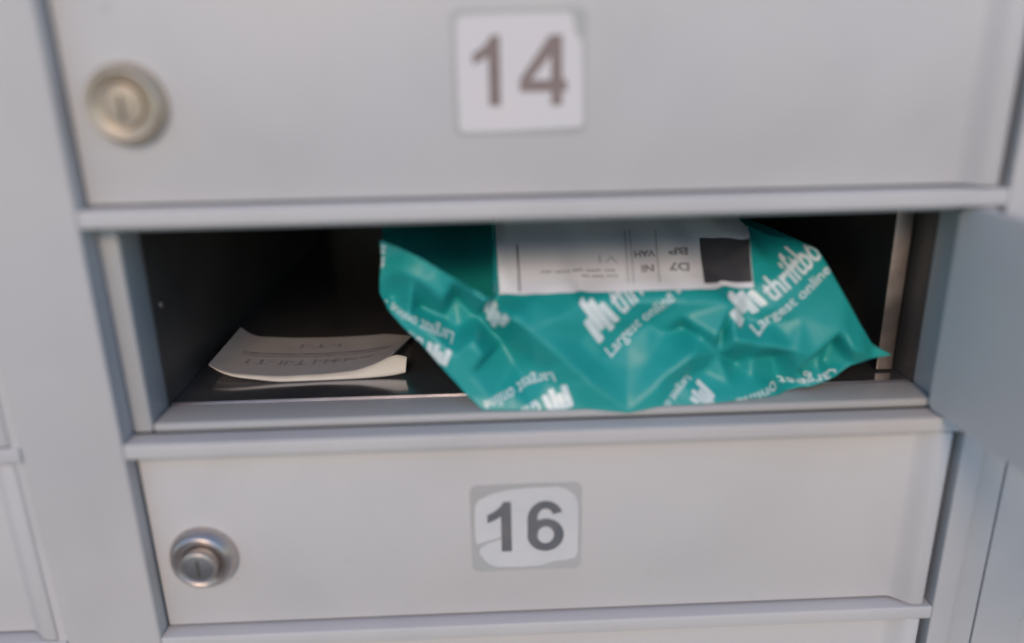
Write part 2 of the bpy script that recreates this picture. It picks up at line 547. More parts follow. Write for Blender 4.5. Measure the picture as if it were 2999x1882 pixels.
# ------------------------------------------------------------------ the parcel: a crumpled polythene mailing bag
CTL = [[99.8,33.0,-21.7],[113.4,26.0,-26.5],[126.5,19.0,-33.1],[139.2,14.0,-40.8],[148.1,12.0,-46.5],[160.9,11.0,-57.6],[176.7,10.0,-71.9],[192.9,9.0,-85.8],[106.6,30.0,-24.2],[120.0,22.5,-29.8],[132.9,16.5,-36.9],[154.5,11.5,-52.0],[168.7,10.5,-64.7],[184.7,9.5,-78.7],[97.4,35.0,-14.6],[106.9,30.5,-17.9],[113.8,26.5,-18.5],[126.9,19.5,-22.5],[135.7,16.0,-29.8],[100.0,33.5,-18.4],[120.4,23.0,-20.6],[142.6,28.0,-42.0],[142.9,36.0,-34.1],[143.3,50.0,-29.1],[143.5,86.0,-25.7],[146.1,29.0,-42.4],[169.0,27.0,-40.8],[194.6,26.0,-40.6],[216.4,26.0,-40.9],[243.0,28.0,-41.6],[146.5,36.0,-34.2],[169.7,34.0,-34.3],[195.9,34.0,-35.1],[218.1,34.0,-35.7],[244.5,34.0,-35.8],[147.0,50.0,-29.2],[171.2,49.0,-29.6],[198.4,49.0,-29.6],[221.1,48.0,-29.3],[248.5,48.0,-28.6],[148.2,86.0,-25.9],[174.7,84.0,-26.1],[204.2,82.0,-26.5],[228.9,80.0,-26.8],[255.0,76.0,-26.6],[144.0,108.0,-21.1],[208.4,106.0,-22.4],[259.2,98.0,-22.2],[156.4,20.0,-43.2],[175.1,21.0,-44.1],[193.9,21.5,-44.8],[215.5,21.5,-45.4],[236.2,22.5,-46.4],[166.6,16.0,-48.4],[180.4,20.0,-53.0],[194.3,22.5,-52.2],[163.9,15.0,-54.3],[215.9,22.0,-51.3],[175.0,19.0,-59.6],[203.5,27.0,-56.2],[218.3,30.0,-58.7],[232.0,29.0,-58.1],[242.0,26.0,-54.9],[194.9,25.0,-58.1],[209.1,26.5,-59.8],[183.2,18.5,-68.4],[194.7,23.0,-63.2],[211.3,23.5,-62.5],[223.0,21.0,-59.8],[194.2,18.5,-71.7],[202.5,19.5,-68.0],[193.4,12.8,-79.5],[197.8,15.2,-74.8],[210.1,17.2,-66.6],[188.2,14.8,-74.3],[179.7,12.8,-71.7],[173.2,14.5,-64.3],[201.5,13.6,-74.3],[243.0,19.5,-59.1],[257.6,21.5,-61.1],[250.2,23.0,-49.1],[264.6,23.5,-54.0],[252.7,24.5,-56.2],[198.3,10.0,-80.6],[205.0,10.8,-74.7],[211.6,11.6,-69.4],[218.3,12.5,-64.3],[229.1,14.0,-58.4],[241.5,14.6,-60.6],[260.1,16.0,-65.6],[269.2,17.5,-68.0],[234.5,14.2,-59.1],[250.0,15.2,-63.0],[215.9,16.5,-76.0],[225.5,22.0,-74.9],[230.3,21.0,-67.3],[240.2,29.0,-74.5],[255.5,28.5,-71.8],[267.0,31.0,-76.8],[245.0,21.0,-78.2],[259.6,29.0,-82.8],[209.8,12.5,-82.9],[224.0,15.0,-81.6],[235.8,18.0,-79.6],[264.2,20.0,-76.9],[274.2,24.0,-76.7],[245.0,23.0,-70.0],[274.3,26.0,-69.9],[277.8,31.0,-76.6],[280.8,31.0,-65.3],[280.5,20.5,-59.3],[282.4,17.0,-65.3],[289.2,19.0,-67.7],[258.1,29.0,-36.9],[271.2,36.0,-29.9],[279.8,28.0,-48.7],[264.7,26.5,-43.5],[252.4,56.0,-27.6],[260.7,50.0,-28.6],[253.7,37.0,-33.3],[286.2,24.0,-59.2],[125.6,34.0,-43.3],[134.9,34.0,-53.5],[144.3,31.0,-63.1],[148.9,27.0,-70.6],[152.1,22.0,-74.6],[138.9,33.0,-58.4],[100.5,37.0,-44.9],[111.3,37.0,-48.6],[121.0,34.0,-52.7],[127.2,29.0,-56.6],[106.7,25.0,-30.1],[114.5,21.5,-34.8],[122.1,21.5,-41.9],[101.5,29.0,-32.4],[110.6,23.0,-32.4],[108.1,26.0,-49.2],[116.1,21.5,-54.3],[133.5,16.5,-55.2],[137.3,14.5,-62.4],[125.2,17.5,-63.1],[131.7,15.5,-71.2],[129.5,16.0,-58.4],[156.1,19.5,-67.9],[161.2,15.5,-75.1],[147.6,14.2,-78.5],[139.4,14.0,-81.1],[155.5,11.6,-83.5],[171.6,11.3,-80.3],[160.1,18.0,-70.3],[97.1,35.0,-18.6],[97.5,34.0,-21.4],[97.7,33.0,-27.8],[96.5,32.0,-35.9],[96.1,32.0,-41.5],[99.0,30.0,-47.4],[105.0,27.0,-53.8],[111.7,23.0,-59.5],[123.5,17.0,-72.3],[130.0,15.0,-79.7],[135.5,12.1,-84.7],[147.3,10.5,-84.8],[160.7,10.4,-84.8],[176.9,10.4,-84.8],[205.4,10.4,-84.8],[223.1,10.4,-84.8],[243.0,13.3,-84.8],[258.3,17.4,-84.8],[269.9,19.0,-82.3],[280.3,21.0,-79.4],[287.0,23.0,-74.9],[294.0,22.0,-72.3],[303.7,24.0,-71.6],[295.5,25.0,-67.3],[289.9,26.0,-58.6],[284.4,29.0,-48.5],[277.3,34.0,-35.3],[273.7,38.0,-29.5],[268.1,43.0,-27.7],[254.7,78.0,-24.7]]
LEFT = [[97.1,-13.4],[97.1,-18.6],[97.5,-21.4],[97.7,-27.8],[96.5,-35.9],[96.1,-41.5],[99.0,-47.4],[105.0,-53.8],[111.7,-59.5],[123.5,-72.3],[130.0,-79.7],[135.5,-84.7]]
BOTTOM = [[135.5,-84.7],[147.3,-84.8],[160.7,-84.8],[176.9,-84.8],[192.9,-86.5],[205.4,-84.8],[223.1,-84.8],[243.0,-84.8],[258.3,-84.8],[269.9,-82.3],[280.3,-79.4],[287.0,-74.9],[294.0,-72.3],[303.7,-71.6]]
RIGHT = [[303.7,-71.6],[295.5,-67.3],[289.9,-58.6],[284.4,-48.5],[277.3,-35.3],[273.7,-29.5],[268.1,-27.7],[261.0,-27.8],[255.4,-26.5],[254.7,-24.7],[258.4,-22.2]]
TOP = [[97.1,-13.4],[123.2,-15.6],[136.0,-18.6],[152.2,-21.3],[208.4,-22.4],[234.0,-22.3],[258.4,-22.2]]
LBL = [[[143.62,-42.16],[150.74,-41.63],[157.82,-41.24],[165.03,-41.46],[172.28,-41.69],[179.54,-41.83],[186.64,-41.6],[193.85,-41.6],[201.12,-41.67],[208.41,-41.74],[215.67,-41.73],[223.07,-41.88],[231.12,-42.64],[238.39,-42.55],[245.4,-42.24]],[[143.56,-40.22],[150.73,-39.86],[157.88,-39.65],[165.09,-39.73],[172.49,-40.26],[179.89,-40.57],[186.94,-40.13],[194.07,-39.92],[201.43,-40.08],[208.83,-40.24],[216.13,-40.25],[223.66,-40.48],[232.15,-41.6],[239.01,-41.1],[245.54,-40.36]],[[143.51,-38.26],[150.74,-38.21],[157.96,-38.09],[165.2,-38.12],[172.76,-38.94],[180.23,-39.25],[187.28,-38.7],[194.42,-38.44],[201.84,-38.61],[209.47,-38.99],[216.72,-38.87],[224.38,-39.19],[233.01,-40.37],[239.54,-39.53],[245.85,-38.62]],[[143.45,-36.27],[150.77,-36.66],[158.04,-36.56],[165.35,-36.61],[173.03,-37.56],[180.57,-37.88],[187.65,-37.29],[194.77,-36.91],[202.4,-37.3],[210.11,-37.69],[217.31,-37.45],[225.31,-38.06],[233.64,-38.87],[240.15,-38.0],[246.17,-36.85]],[[143.4,-34.41],[150.8,-35.14],[158.16,-35.13],[165.54,-35.18],[173.31,-36.19],[180.93,-36.52],[188.06,-35.9],[195.21,-35.48],[203.01,-36.01],[210.74,-36.34],[217.88,-35.99],[226.15,-36.8],[234.26,-37.34],[240.68,-36.37],[246.57,-35.13]],[[143.36,-32.71],[150.85,-33.7],[158.3,-33.77],[165.75,-33.78],[173.62,-34.84],[181.29,-35.11],[188.46,-34.46],[195.73,-34.14],[203.66,-34.74],[211.42,-35.01],[218.58,-34.62],[227.06,-35.56],[234.96,-35.83],[241.27,-34.78],[247.13,-33.52]],[[143.33,-31.16],[150.92,-32.33],[158.48,-32.48],[166.01,-32.5],[173.96,-33.49],[181.72,-33.77],[188.94,-33.09],[196.3,-32.8],[204.41,-33.53],[212.15,-33.69],[219.34,-33.26],[228.03,-34.32],[235.72,-34.35],[241.95,-33.21],[247.78,-31.95]],[[143.31,-29.8],[151.01,-31.08],[158.67,-31.24],[166.3,-31.23],[174.34,-32.2],[182.13,-32.37],[189.45,-31.73],[196.94,-31.53],[205.2,-32.32],[212.93,-32.37],[220.21,-31.97],[229.06,-33.08],[236.4,-32.75],[242.7,-31.67],[248.52,-30.4]],[[143.31,-28.73],[151.11,-29.81],[158.88,-29.99],[166.62,-30.0],[174.75,-30.9],[182.58,-30.96],[190.03,-30.43],[197.67,-30.31],[206.04,-31.1],[213.7,-30.98],[221.2,-30.75],[230.02,-31.72],[237.22,-31.24],[243.52,-30.15],[249.67,-29.12]],[[143.32,-27.86],[151.22,-28.58],[159.12,-28.78],[166.96,-28.74],[175.15,-29.52],[183.05,-29.55],[190.6,-29.05],[198.44,-29.08],[206.92,-29.86],[214.52,-29.6],[222.25,-29.51],[230.96,-30.3],[238.11,-29.74],[244.41,-28.64],[251.25,-28.08]],[[143.34,-26.99],[151.33,-27.26],[159.35,-27.47],[167.31,-27.47],[175.57,-28.13],[183.55,-28.12],[191.25,-27.72],[199.24,-27.83],[207.73,-28.5],[215.4,-28.21],[223.41,-28.31],[231.97,-28.87],[239.07,-28.24],[245.7,-27.37],[253.85,-27.65]],[[143.35,-25.99],[151.44,-25.85],[159.56,-26.03],[167.64,-26.05],[175.96,-26.61],[184.02,-26.57],[191.89,-26.32],[200.04,-26.5],[208.55,-27.06],[216.26,-26.75],[224.5,-26.98],[232.9,-27.33],[240.17,-26.79],[247.38,-26.31],[256.08,-26.88]],[[143.34,-24.73],[151.5,-24.1],[159.71,-24.3],[167.9,-24.39],[176.26,-24.85],[184.41,-24.84],[192.45,-24.73],[200.69,-24.93],[209.25,-25.44],[217.11,-25.22],[225.57,-25.58],[233.82,-25.72],[241.33,-25.34],[249.28,-25.32],[257.7,-25.63]],[[142.9,-15.99],[151.41,-21.5],[159.65,-21.81],[167.89,-22.02],[176.3,-22.54],[184.54,-22.65],[192.73,-22.72],[201.12,-23.04],[209.7,-23.51],[217.79,-23.47],[226.34,-23.84],[234.66,-24.01],[242.84,-24.08],[251.24,-24.29],[259.31,-24.31]]]
FR = {"A":[[187.48,-67.22],[213.85,-43.49],[173.57,-48.95]],"B":[[245.89,-59.77],[280.01,-36.78],[232.98,-44.95]],"C":[[163.57,-70.54],[134.66,-82.44],[169.89,-87.08]],"D":[[217.14,-74.28],[201.96,-89.06],[229.66,-84.99]],"E":[[125.18,-57.4],[99.4,-45.11],[120.89,-69.9]],"F":[[148.58,-43.33],[124.06,-27.44],[144.33,-55.95]],"G":[[101.24,-39.22],[104.12,-18.16],[91.77,-40.13]],"H":[[281.21,-77.42],[241.33,-83.57],[284.34,-86.72]]}
REAR = [[[85.9,112.0,-67.6],[86.3,116.0,-55.8],[86.3,122.0,-45.8],[84.9,138.0,-39.6],[83.2,155.0,-35.7],[80.4,180.0,-32.8]],[[98.1,95.0,-62.7],[98.3,100.0,-51.8],[97.4,115.0,-44.4],[95.8,136.0,-39.4],[94.2,155.0,-36.0],[92.1,180.0,-33.1]],[[116.6,64.0,-53.7],[116.4,76.0,-45.7],[115.4,100.0,-41.2],[114.2,126.0,-37.7],[113.1,150.0,-35.5],[111.9,175.0,-32.6]],[[132.2,41.0,-47.1],[132.2,60.0,-41.8],[132.0,88.0,-38.8],[131.8,114.0,-35.6],[131.6,140.0,-33.9],[131.4,168.0,-31.9]],[[144.4,29.0,-43.8],[144.9,44.0,-37.8],[145.6,68.0,-34.3],[146.4,95.0,-31.8],[147.1,122.0,-30.7],[147.8,150.0,-29.0]]]

def delaunay(pts):
    """small Bowyer-Watson triangulation"""
    pts = [tuple(map(float, p)) for p in pts]
    n = len(pts)
    P_ = pts + [(-3000.0, -3000.0), (3000.0, -3000.0), (0.0, 4000.0)]
    def circ(t):
        (ax, ay), (bx, by), (cx, cy) = (P_[i] for i in t)
        d = 2 * (ax * (by - cy) + bx * (cy - ay) + cx * (ay - by))
        if abs(d) < 1e-9:
            return (0.0, 0.0, 1e18)
        ux_ = ((ax * ax + ay * ay) * (by - cy) + (bx * bx + by * by) * (cy - ay) + (cx * cx + cy * cy) * (ay - by)) / d
        uy_ = ((ax * ax + ay * ay) * (cx - bx) + (bx * bx + by * by) * (ax - cx) + (cx * cx + cy * cy) * (bx - ax)) / d
        return (ux_, uy_, (ux_ - ax) ** 2 + (uy_ - ay) ** 2)
    tris = {(n, n + 1, n + 2): circ((n, n + 1, n + 2))}
    for i in range(n):
        x, y = P_[i]
        bad = [t for t, c in tris.items() if (x - c[0]) ** 2 + (y - c[1]) ** 2 < c[2]]
        edges = {}
        for t in bad:
            for e_ in ((t[0], t[1]), (t[1], t[2]), (t[2], t[0])):
                k = (min(e_), max(e_))
                edges[k] = edges.get(k, 0) + 1
            del tris[t]
        for (a_, b_), c in edges.items():
            if c == 1:
                t = (a_, b_, i)
                tris[t] = circ(t)
    return [t for t in tris if max(t) < n]

RX0, RZ0, RS = 84.0, -92.0, 0.5
RNX, RNZ = int((312 - RX0) / RS), int((-8 - RZ0) / RS)
def relief(XZ_, Y_, sigma=1.1):
    """height field y(x, z): facets between the control points, creases eased by a small blur"""
    gx, gz = np.meshgrid(RX0 + RS * np.arange(RNX), RZ0 + RS * np.arange(RNZ))
    H_ = np.full(gx.shape, np.nan)
    for t in delaunay(XZ_ + np.random.RandomState(1).uniform(-.02, .02, XZ_.shape)):
        (ax, az), (bx, bz), (cx, cz) = XZ_[list(t)]
        d = (bz - cz) * (ax - cx) + (cx - bx) * (az - cz)
        if abs(d) < 1e-6:
            continue
        i0, i1 = int((min(ax, bx, cx) - RX0) / RS) - 1, int((max(ax, bx, cx) - RX0) / RS) + 2
        j0, j1 = int((min(az, bz, cz) - RZ0) / RS) - 1, int((max(az, bz, cz) - RZ0) / RS) + 2
        sx, sz = gx[j0:j1, i0:i1], gz[j0:j1, i0:i1]
        l1 = ((bz - cz) * (sx - cx) + (cx - bx) * (sz - cz)) / d
        l2 = ((cz - az) * (sx - cx) + (ax - cx) * (sz - cz)) / d
        l3 = 1 - l1 - l2
        m_ = (l1 >= -1e-6) & (l2 >= -1e-6) & (l3 >= -1e-6)
        v_ = l1 * Y_[t[0]] + l2 * Y_[t[1]] + l3 * Y_[t[2]]
        H_[j0:j1, i0:i1][m_] = v_[m_]
    for _ in range(400):                      # grow outwards over the undefined margin
        nan = np.isnan(H_)
        if not nan.any():
            break
        pad = np.pad(H_, 1, constant_values=np.nan)
        st = np.stack([pad[:-2, 1:-1], pad[2:, 1:-1], pad[1:-1, :-2], pad[1:-1, 2:]])
        c = (~np.isnan(st)).sum(0)
        v_ = np.nansum(st, 0) / np.maximum(c, 1)
        H_ = np.where(nan & (c > 0), v_, H_)
    r_ = int(3 * sigma / RS)
    k = np.exp(-.5 * (np.arange(-r_, r_ + 1) * RS / sigma) ** 2)
    k /= k.sum()
    for ax_ in (0, 1):
        pw = [(0, 0), (0, 0)]
        pw[ax_] = (r_, r_)
        Q = np.pad(H_, pw, mode='edge')
        H_ = sum(k[i] * (Q[i:i + H_.shape[0]] if ax_ == 0 else Q[:, i:i + H_.shape[1]]) for i in range(2 * r_ + 1))
    return H_

def film_y(x, z):
    x, z = np.asarray(x, float), np.asarray(z, float)
    fx = np.clip((x - RX0) / RS, 0, RNX - 1.001)
    fz = np.clip((z - RZ0) / RS, 0, RNZ - 1.001)
    i, j = fx.astype(int), fz.astype(int)
    u_, v_ = fx - i, fz - j
    y = RELIEF[j, i] * (1 - u_) * (1 - v_) + RELIEF[j, i + 1] * u_ * (1 - v_) + RELIEF[j + 1, i] * (1 - u_) * v_ + RELIEF[j + 1, i + 1] * u_ * v_
    for k_, ph, a_ in WAVES:
        y = y + a_ * (1 - np.abs(np.sin(k_[0] * x + k_[1] * z + ph)) * 1.2)
    return y

_rng = np.random.RandomState(5)
WAVES = [(_rng.uniform(-1, 1, 2) * s_, _rng.uniform(0, 6.28), a_) for s_, a_ in [(.16, .10), (.25, .08), (.4, .04), (.12, .12)]]
CT = np.array(CTL, float)
RELIEF = relief(CT[:, [0, 2]], CT[:, 1])
# the stiff paper label keeps the film under it from creasing sharply
_soft = relief(CT[:, [0, 2]], CT[:, 1], 4.0)
_gx, _gz = np.meshgrid(RX0 + RS * np.arange(RNX), RZ0 + RS * np.arange(RNZ))
_m = np.clip((_gx - 143.5) / 5, 0, 1) * np.clip((247 - _gx) / 6, 0, 1) * np.clip((_gz + 43) / 5, 0, 1)
RELIEF = RELIEF * (1 - _m) + _soft * _m

def resample(L, n):
    L = np.array(L, float)
    d = np.r_[0, np.cumsum(np.linalg.norm(np.diff(L, axis=0), axis=1))]
    t = np.linspace(0, d[-1], n)
    return np.stack([np.interp(t, d, L[:, 0]), np.interp(t, d, L[:, 1])], 1)

NU, NV = 300, 170
Lc, Rc = resample(LEFT, NV), resample(RIGHT[::-1], NV)          # top -> bottom
Tc, Bc = resample(TOP, NU), resample(BOTTOM, NU)                # left -> right
U = np.linspace(0, 1, NU)[None, :, None]
Vv = np.linspace(0, 1, NV)[:, None, None]
G = (1 - U) * Lc[:, None] + U * Rc[:, None] + (1 - Vv) * Tc[None] + Vv * Bc[None] \
    - ((1 - U) * (1 - Vv) * Lc[0] + U * (1 - Vv) * Rc[0] + (1 - U) * Vv * Lc[-1] + U * Vv * Rc[-1])
GX, GZ = G[..., 0], G[..., 1]
GY = film_y(GX, GZ)
uu, vv = U[..., 0] * np.ones((NV, 1)), Vv[..., 0] * np.ones((1, NU))
edge = np.minimum(np.minimum(uu, 1 - uu) * 6, np.minimum((1 - vv) * 3.0, 1)).clip(0, 1)
thick = 95 * np.sqrt(1 - (1 - edge) ** 2) * (1.0 - .35 * vv)
BX = 172 + (GX - 172) * (1 - .10 * edge)
BY = GY + .02 + thick
BZ = GZ.copy()
parcel = bpy.data.objects.new('mailing_bag', None)
COL.objects.link(parcel)
parcel['label'] = 'crumpled teal plastic mailing bag with white printing, stuffed into the open compartment'
parcel['category'] = 'parcel'
V = [tuple(p) for p in np.stack([GX, GY, GZ], -1).reshape(-1, 3)] + [tuple(p) for p in np.stack([BX, BY, BZ], -1).reshape(-1, 3)]
F = []
o_ = NU * NV
for j in range(NV - 1):
    for i in range(NU - 1):
        q = j * NU + i
        F.append((q, q + NU, q + NU + 1, q + 1))
        F.append((o_ + q, o_ + q + 1, o_ + q + NU + 1, o_ + q + NU))
for j in range(NV - 1):
    q = j * NU
    F.append((q, o_ + q, o_ + q + NU, q + NU))
    q = j * NU + NU - 1
    F.append((q, q + NU, o_ + q + NU, o_ + q))
for i in range(NU - 1):
    F.append((i, i + 1, o_ + i + 1, o_ + i))
    q = (NV - 1) * NU + i
    F.append((q, o_ + q, o_ + q + 1, q + 1))
# the fold at the upper left stands free of the bag behind it
WEDGE = np.array([(86, -20.0), (99.8, -20.6), (113.4, -25.4), (126.5, -32.0), (139.2, -39.7), (141.2, -41.2), (141.6, -5), (86, -5)])
def in_poly(poly, x, z):
    r_ = np.zeros(np.shape(x), bool)
    n_ = len(poly)
    for i in range(n_):
        (x1, z1), (x2, z2) = poly[i], poly[(i + 1) % n_]
        r_ ^= ((z1 > z) != (z2 > z)) & (x < (x2 - x1) * (z - z1) / (z2 - z1 + 1e-12) + x1)
    return r_
cut = in_poly(WEDGE, GX, GZ).ravel()
hollow = ((GX < 146) & (GZ > -62)).ravel()
F = [f for f in F if not any(cut[i % o_] for i in f) and not any(i >= o_ and hollow[i - o_] for i in f)]
film = mesh_obj('bag_film', V, F, M['film'], parcel, smooth=True)
# the bag behind that fold, reaching back into the compartment
RR = np.array(REAR)
def cat(Q, t):
    n_ = len(Q) - 1
    t = min(max(t * n_, 0), n_ - 1e-6)
    k = int(t)
    f = t - k
    a_, b_, c_, d_ = Q[max(k - 1, 0)], Q[k], Q[k + 1], Q[min(k + 2, n_)]
    return b_ + .5 * f * (c_ - a_ + f * (2 * a_ - 5 * b_ + 4 * c_ - d_ + f * (3 * (b_ - c_) + d_ - a_)))
V, F = [], []
NA, NB = 70, 50
for j in range(NB):
    row = [cat(RR[i], j / (NB - 1)) for i in range(len(RR))]
    for i in range(NA):
        q = cat(row, i / (NA - 1))
        a_ = i / (NA - 1)
        V.append((q[0], q[1] + .6 * math.sin(a_ * 23 + j * .21) + .5 * math.sin(j * .5 - a_ * 9), q[2]))
n_ = len(V)
V += [(x, y + 3.0, z) for x, y, z in V]
for j in range(NB - 1):
    for i in range(NA - 1):
        q = j * NA + i
        F += [(q, q + 1, q + NA + 1, q + NA), (n_ + q, n_ + q + NA, n_ + q + NA + 1, n_ + q + 1)]
for j in range(NB - 1):
    for i in (0, NA - 1):
        q = j * NA + i
        F.append((q, q + NA, n_ + q + NA, n_ + q))
mesh_obj('bag_body', V, F, M['film'], parcel, smooth=True)

# ---- things printed on or stuck to the film follow its surface
OUT = np.array(LEFT[::-1] + TOP[1:] + RIGHT[::-1][1:] + BOTTOM[::-1][1:])
def inside(x, z):
    r_ = np.zeros(len(x), bool)
    n_ = len(OUT)
    for i in range(n_):
        (x1, z1), (x2, z2) = OUT[i], OUT[(i + 1) % n_]
        c = ((z1 > z) != (z2 > z)) & (x < (x2 - x1) * (z - z1) / (z2 - z1 + 1e-12) + x1)
        r_ ^= c
    return r_

def split_long(V2, T, lim):
    V2, T = [tuple(v) for v in V2], [tuple(t) for t in T]
    cache = {}
    work, done = T, []
    def mid(a_, b_):
        k = (min(a_, b_), max(a_, b_))
        if k not in cache:
            cache[k] = len(V2)
            V2.append(tuple((V2[a_][c] + V2[b_][c]) / 2 for c in range(2)))
        return cache[k]
    for _ in range(14):
        nxt = []
        for t in work:
            ls = [(V2[t[k]][0] - V2[t[(k + 1) % 3]][0]) ** 2 + (V2[t[k]][1] - V2[t[(k + 1) % 3]][1]) ** 2 for k in range(3)]
            k = int(np.argmax(ls))
            if ls[k] <= lim * lim:
                done.append(t)
                continue
            m_ = mid(t[k], t[(k + 1) % 3])
            nxt.append((t[k], m_, t[(k + 2) % 3]))
            nxt.append((m_, t[(k + 1) % 3], t[(k + 2) % 3]))
        work = nxt
        if not work:
            break
    return V2, done + work

def lay(name, V2, T, mat, parent, off, lim=1.0):
    """lay flat (x, z) triangles on the bag film, off mm in front of it"""
    V2, T = split_long(V2, T, lim)
    A2 = np.array(V2)
    keep = inside(A2[:, 0], A2[:, 1]) & ~in_poly(WEDGE, A2[:, 0], A2[:, 1])
    T = [t for t in T if keep[t[0]] and keep[t[1]] and keep[t[2]]]
    if not T:
        return None
    e_ = .3
    x, z = A2[:, 0], A2[:, 1]
    y = film_y(x, z)
    nx = (film_y(x + e_, z) - film_y(x - e_, z)) / (2 * e_)
    nz = (film_y(x, z + e_) - film_y(x, z - e_)) / (2 * e_)
    ln = np.sqrt(1 + nx * nx + nz * nz)
    Vw = np.stack([x + off * nx / ln, y - off / ln, z + off * nz / ln], 1)
    used = sorted({i for t in T for i in t})
    mp = {u_: k for k, u_ in enumerate(used)}
    Fz = []
    for t in T:
        a_, b_, c_ = (A2[i] for i in t)
        cr = (b_[0] - a_[0]) * (c_[1] - a_[1]) - (b_[1] - a_[1]) * (c_[0] - a_[0])
        tt = (mp[t[0]], mp[t[1]], mp[t[2]])
        Fz.append(tt if cr > 0 else tt[::-1])
    return mesh_obj(name, [tuple(Vw[i]) for i in used], Fz, mat, parent, smooth=True)

_tc = {}
def text_tris(s, bold=0.0, shear=0.0, spacing=1.0):
    key = (s, bold, shear, spacing)
    if key in _tc:
        return _tc[key]
    cu = bpy.data.curves.new('lettering', 'FONT')
    cu.body = s
    cu.offset = bold
    cu.shear = shear
    cu.space_character = spacing
    cu.resolution_u = 3
    ob = bpy.data.objects.new('lettering', cu)
    COL.objects.link(ob)
    dg = bpy.context.evaluated_depsgraph_get()
    me = ob.evaluated_get(dg).to_mesh()
    me.calc_loop_triangles()
    Vt = np.array([v.co[:2] for v in me.vertices])
    Tt = [tuple(t.vertices) for t in me.loop_triangles]
    ob.evaluated_get(dg).to_mesh_clear()
    bpy.data.objects.remove(ob)
    bpy.data.curves.remove(cu)
    _tc[key] = (Vt, Tt)
    return _tc[key]

def place(Vt, a0, b0, w, h, x_range=None):
    """scale text to width w, cap height h and move to (a0, b0) in frame units"""
    x0, x1 = Vt[:, 0].min(), Vt[:, 0].max()
    return np.stack([a0 + (Vt[:, 0] - x0) / (x1 - x0) * w, b0 + Vt[:, 1] * h], 1)

def quad(a0, a1, b0, b1, sh=0.0, r_=.25):
    """rounded bar in frame units"""
    pts = []
    rx, ry = (a1 - a0) * r_, (a1 - a0) * r_ * 1.5
    for cx_, cy_, s_ in ((a1 - rx, b1 - ry, 0), (a0 + rx, b1 - ry, 90), (a0 + rx, b0 + ry, 180), (a1 - rx, b0 + ry, 270)):
        for k in range(4):
            t = math.radians(s_ + 30 * k)
            pts.append((cx_ + rx * math.cos(t), cy_ + ry * math.sin(t)))
    pts = [(x + sh * (y - b0), y) for x, y in pts]
    c_ = (sum(p[0] for p in pts) / len(pts), sum(p[1] for p in pts) / len(pts))
    n_ = len(pts)
    return pts + [c_], [(k, (k + 1) % n_, n_) for k in range(n_)]

def to_world(fr, ab):
    o, x, y = (np.array(q) for q in fr)
    ab = np.asarray(ab)
    return o + ab[:, :1] * (x - o) + ab[:, 1:] * (y - o)

def logo(fr, word='thriftbooks', tag='Largest online used', emblem=True, da=0.0, wl=1.06, tl=1.32, th=.31, wb=.44, wh=.74, eh=1.0):
    if emblem:
        for a0, a1, b0, b1, sh in ((-.01, .075, .34, .84, .03), (.092, .165, .48, 1.12, 0), (.168, .245, .34, 1.02, 0), (.27, .345, .40, .86, -.06)):
            Q, T = quad(a0 + da, a1 + da, .34 + (b0 - .34) * eh, .34 + (b1 - .34) * eh, sh)
            lay('book_emblem', to_world(fr, Q), T, M['print'], parcel, .12)
    if word:
        Vt, Tt = text_tris(word, .022)
        w = place(Vt, .385 + da, wb, wl, wh)
        lay('brand_word', to_world(fr, w), Tt, M['print'], parcel, .12)
    if tag:
        Vt, Tt = text_tris(tag, .010)
        w = place(Vt, .0, .0, tl, th)
        lay('tagline', to_world(fr, w), Tt, M['print'], parcel, .12)

logo(FR['A'])
logo(FR['B'], da=-.07, wl=1.0, wb=.34, wh=.64, eh=.8)
logo(FR['C'], da=-.10)
logo(FR['D'], da=-.06)
logo(FR['E'], da=-.02)
logo(FR['F'], word=None, tag=None)
logo(FR['G'], emblem=False, tag=None, word='thr', wl=.55)
logo(FR['H'], word=None, emblem=False, tl=1.55, th=.42)

# ---- shipping label
LB = np.array(LBL)                       # rows of points across the label, from its lower edge upwards
def bil(s, t):
    s = np.clip(np.asarray(s, float), 0, 1) * (LB.shape[1] - 1)
    t = np.clip(np.asarray(t, float), 0, 1) * (LB.shape[0] - 1)
    i, k = np.minimum(s.astype(int), LB.shape[1] - 2), np.minimum(t.astype(int), LB.shape[0] - 2)
    f, g_ = (s - i)[:, None], (t - k)[:, None]
    return (LB[k, i] * (1 - f) + LB[k, i + 1] * f) * (1 - g_) + (LB[k + 1, i] * (1 - f) + LB[k + 1, i + 1] * f) * g_
def lab_patch(name, s0, s1, t0, t1, mat, parent, off, n=40, m=14):
    ss, tt = np.meshgrid(np.linspace(s0, s1, n), np.linspace(t0, t1, m))
    V2 = bil(ss.ravel(), tt.ravel())
    T = []
    for j in range(m - 1):
        for i in range(n - 1):
            q = j * n + i
            T += [(q, q + 1, q + n + 1), (q, q + n + 1, q + n)]
    return lay(name, V2, T, mat, parent, off, 4.0)
al = lab_patch('address_label', 0, 1, 0, 1, M['label'], parcel, .30, 140, 40)
lab_patch('dark_panel', .805, .997, .075, .68, M['lblack'], al, .40, 40, 30)
lab_patch('rule', .078, .086, .03, .62, M['lgrey'], al, .40, 3, 20)
for s_ in (.505, .525, .628):
    lab_patch('rule', s_, s_ + .008, .10, .80, M['lpale'], al, .40, 3, 20)
def lab_text(s, s0, t0, w, h, mat, bold=.02):
    """label lettering, printed upside down as the bag lies"""
    Vt, Tt = text_tris(s, bold)
    q = place(Vt, 0, 0, w, h)
    V2 = bil(s0 + w - q[:, 0], t0 + h - q[:, 1])
    lay('label_print', V2, Tt, mat, al, .40)
lab_text('BP', .675, .43, .075, .13, M['lgrey'], .03)
lab_text('D7', .675, .21, .075, .15, M['lgrey'], .03)
lab_text('VAH', .540, .40, .085, .12, M['lgrey'], .025)
lab_text('NI', .565, .20, .050, .13, M['lgrey'], .03)
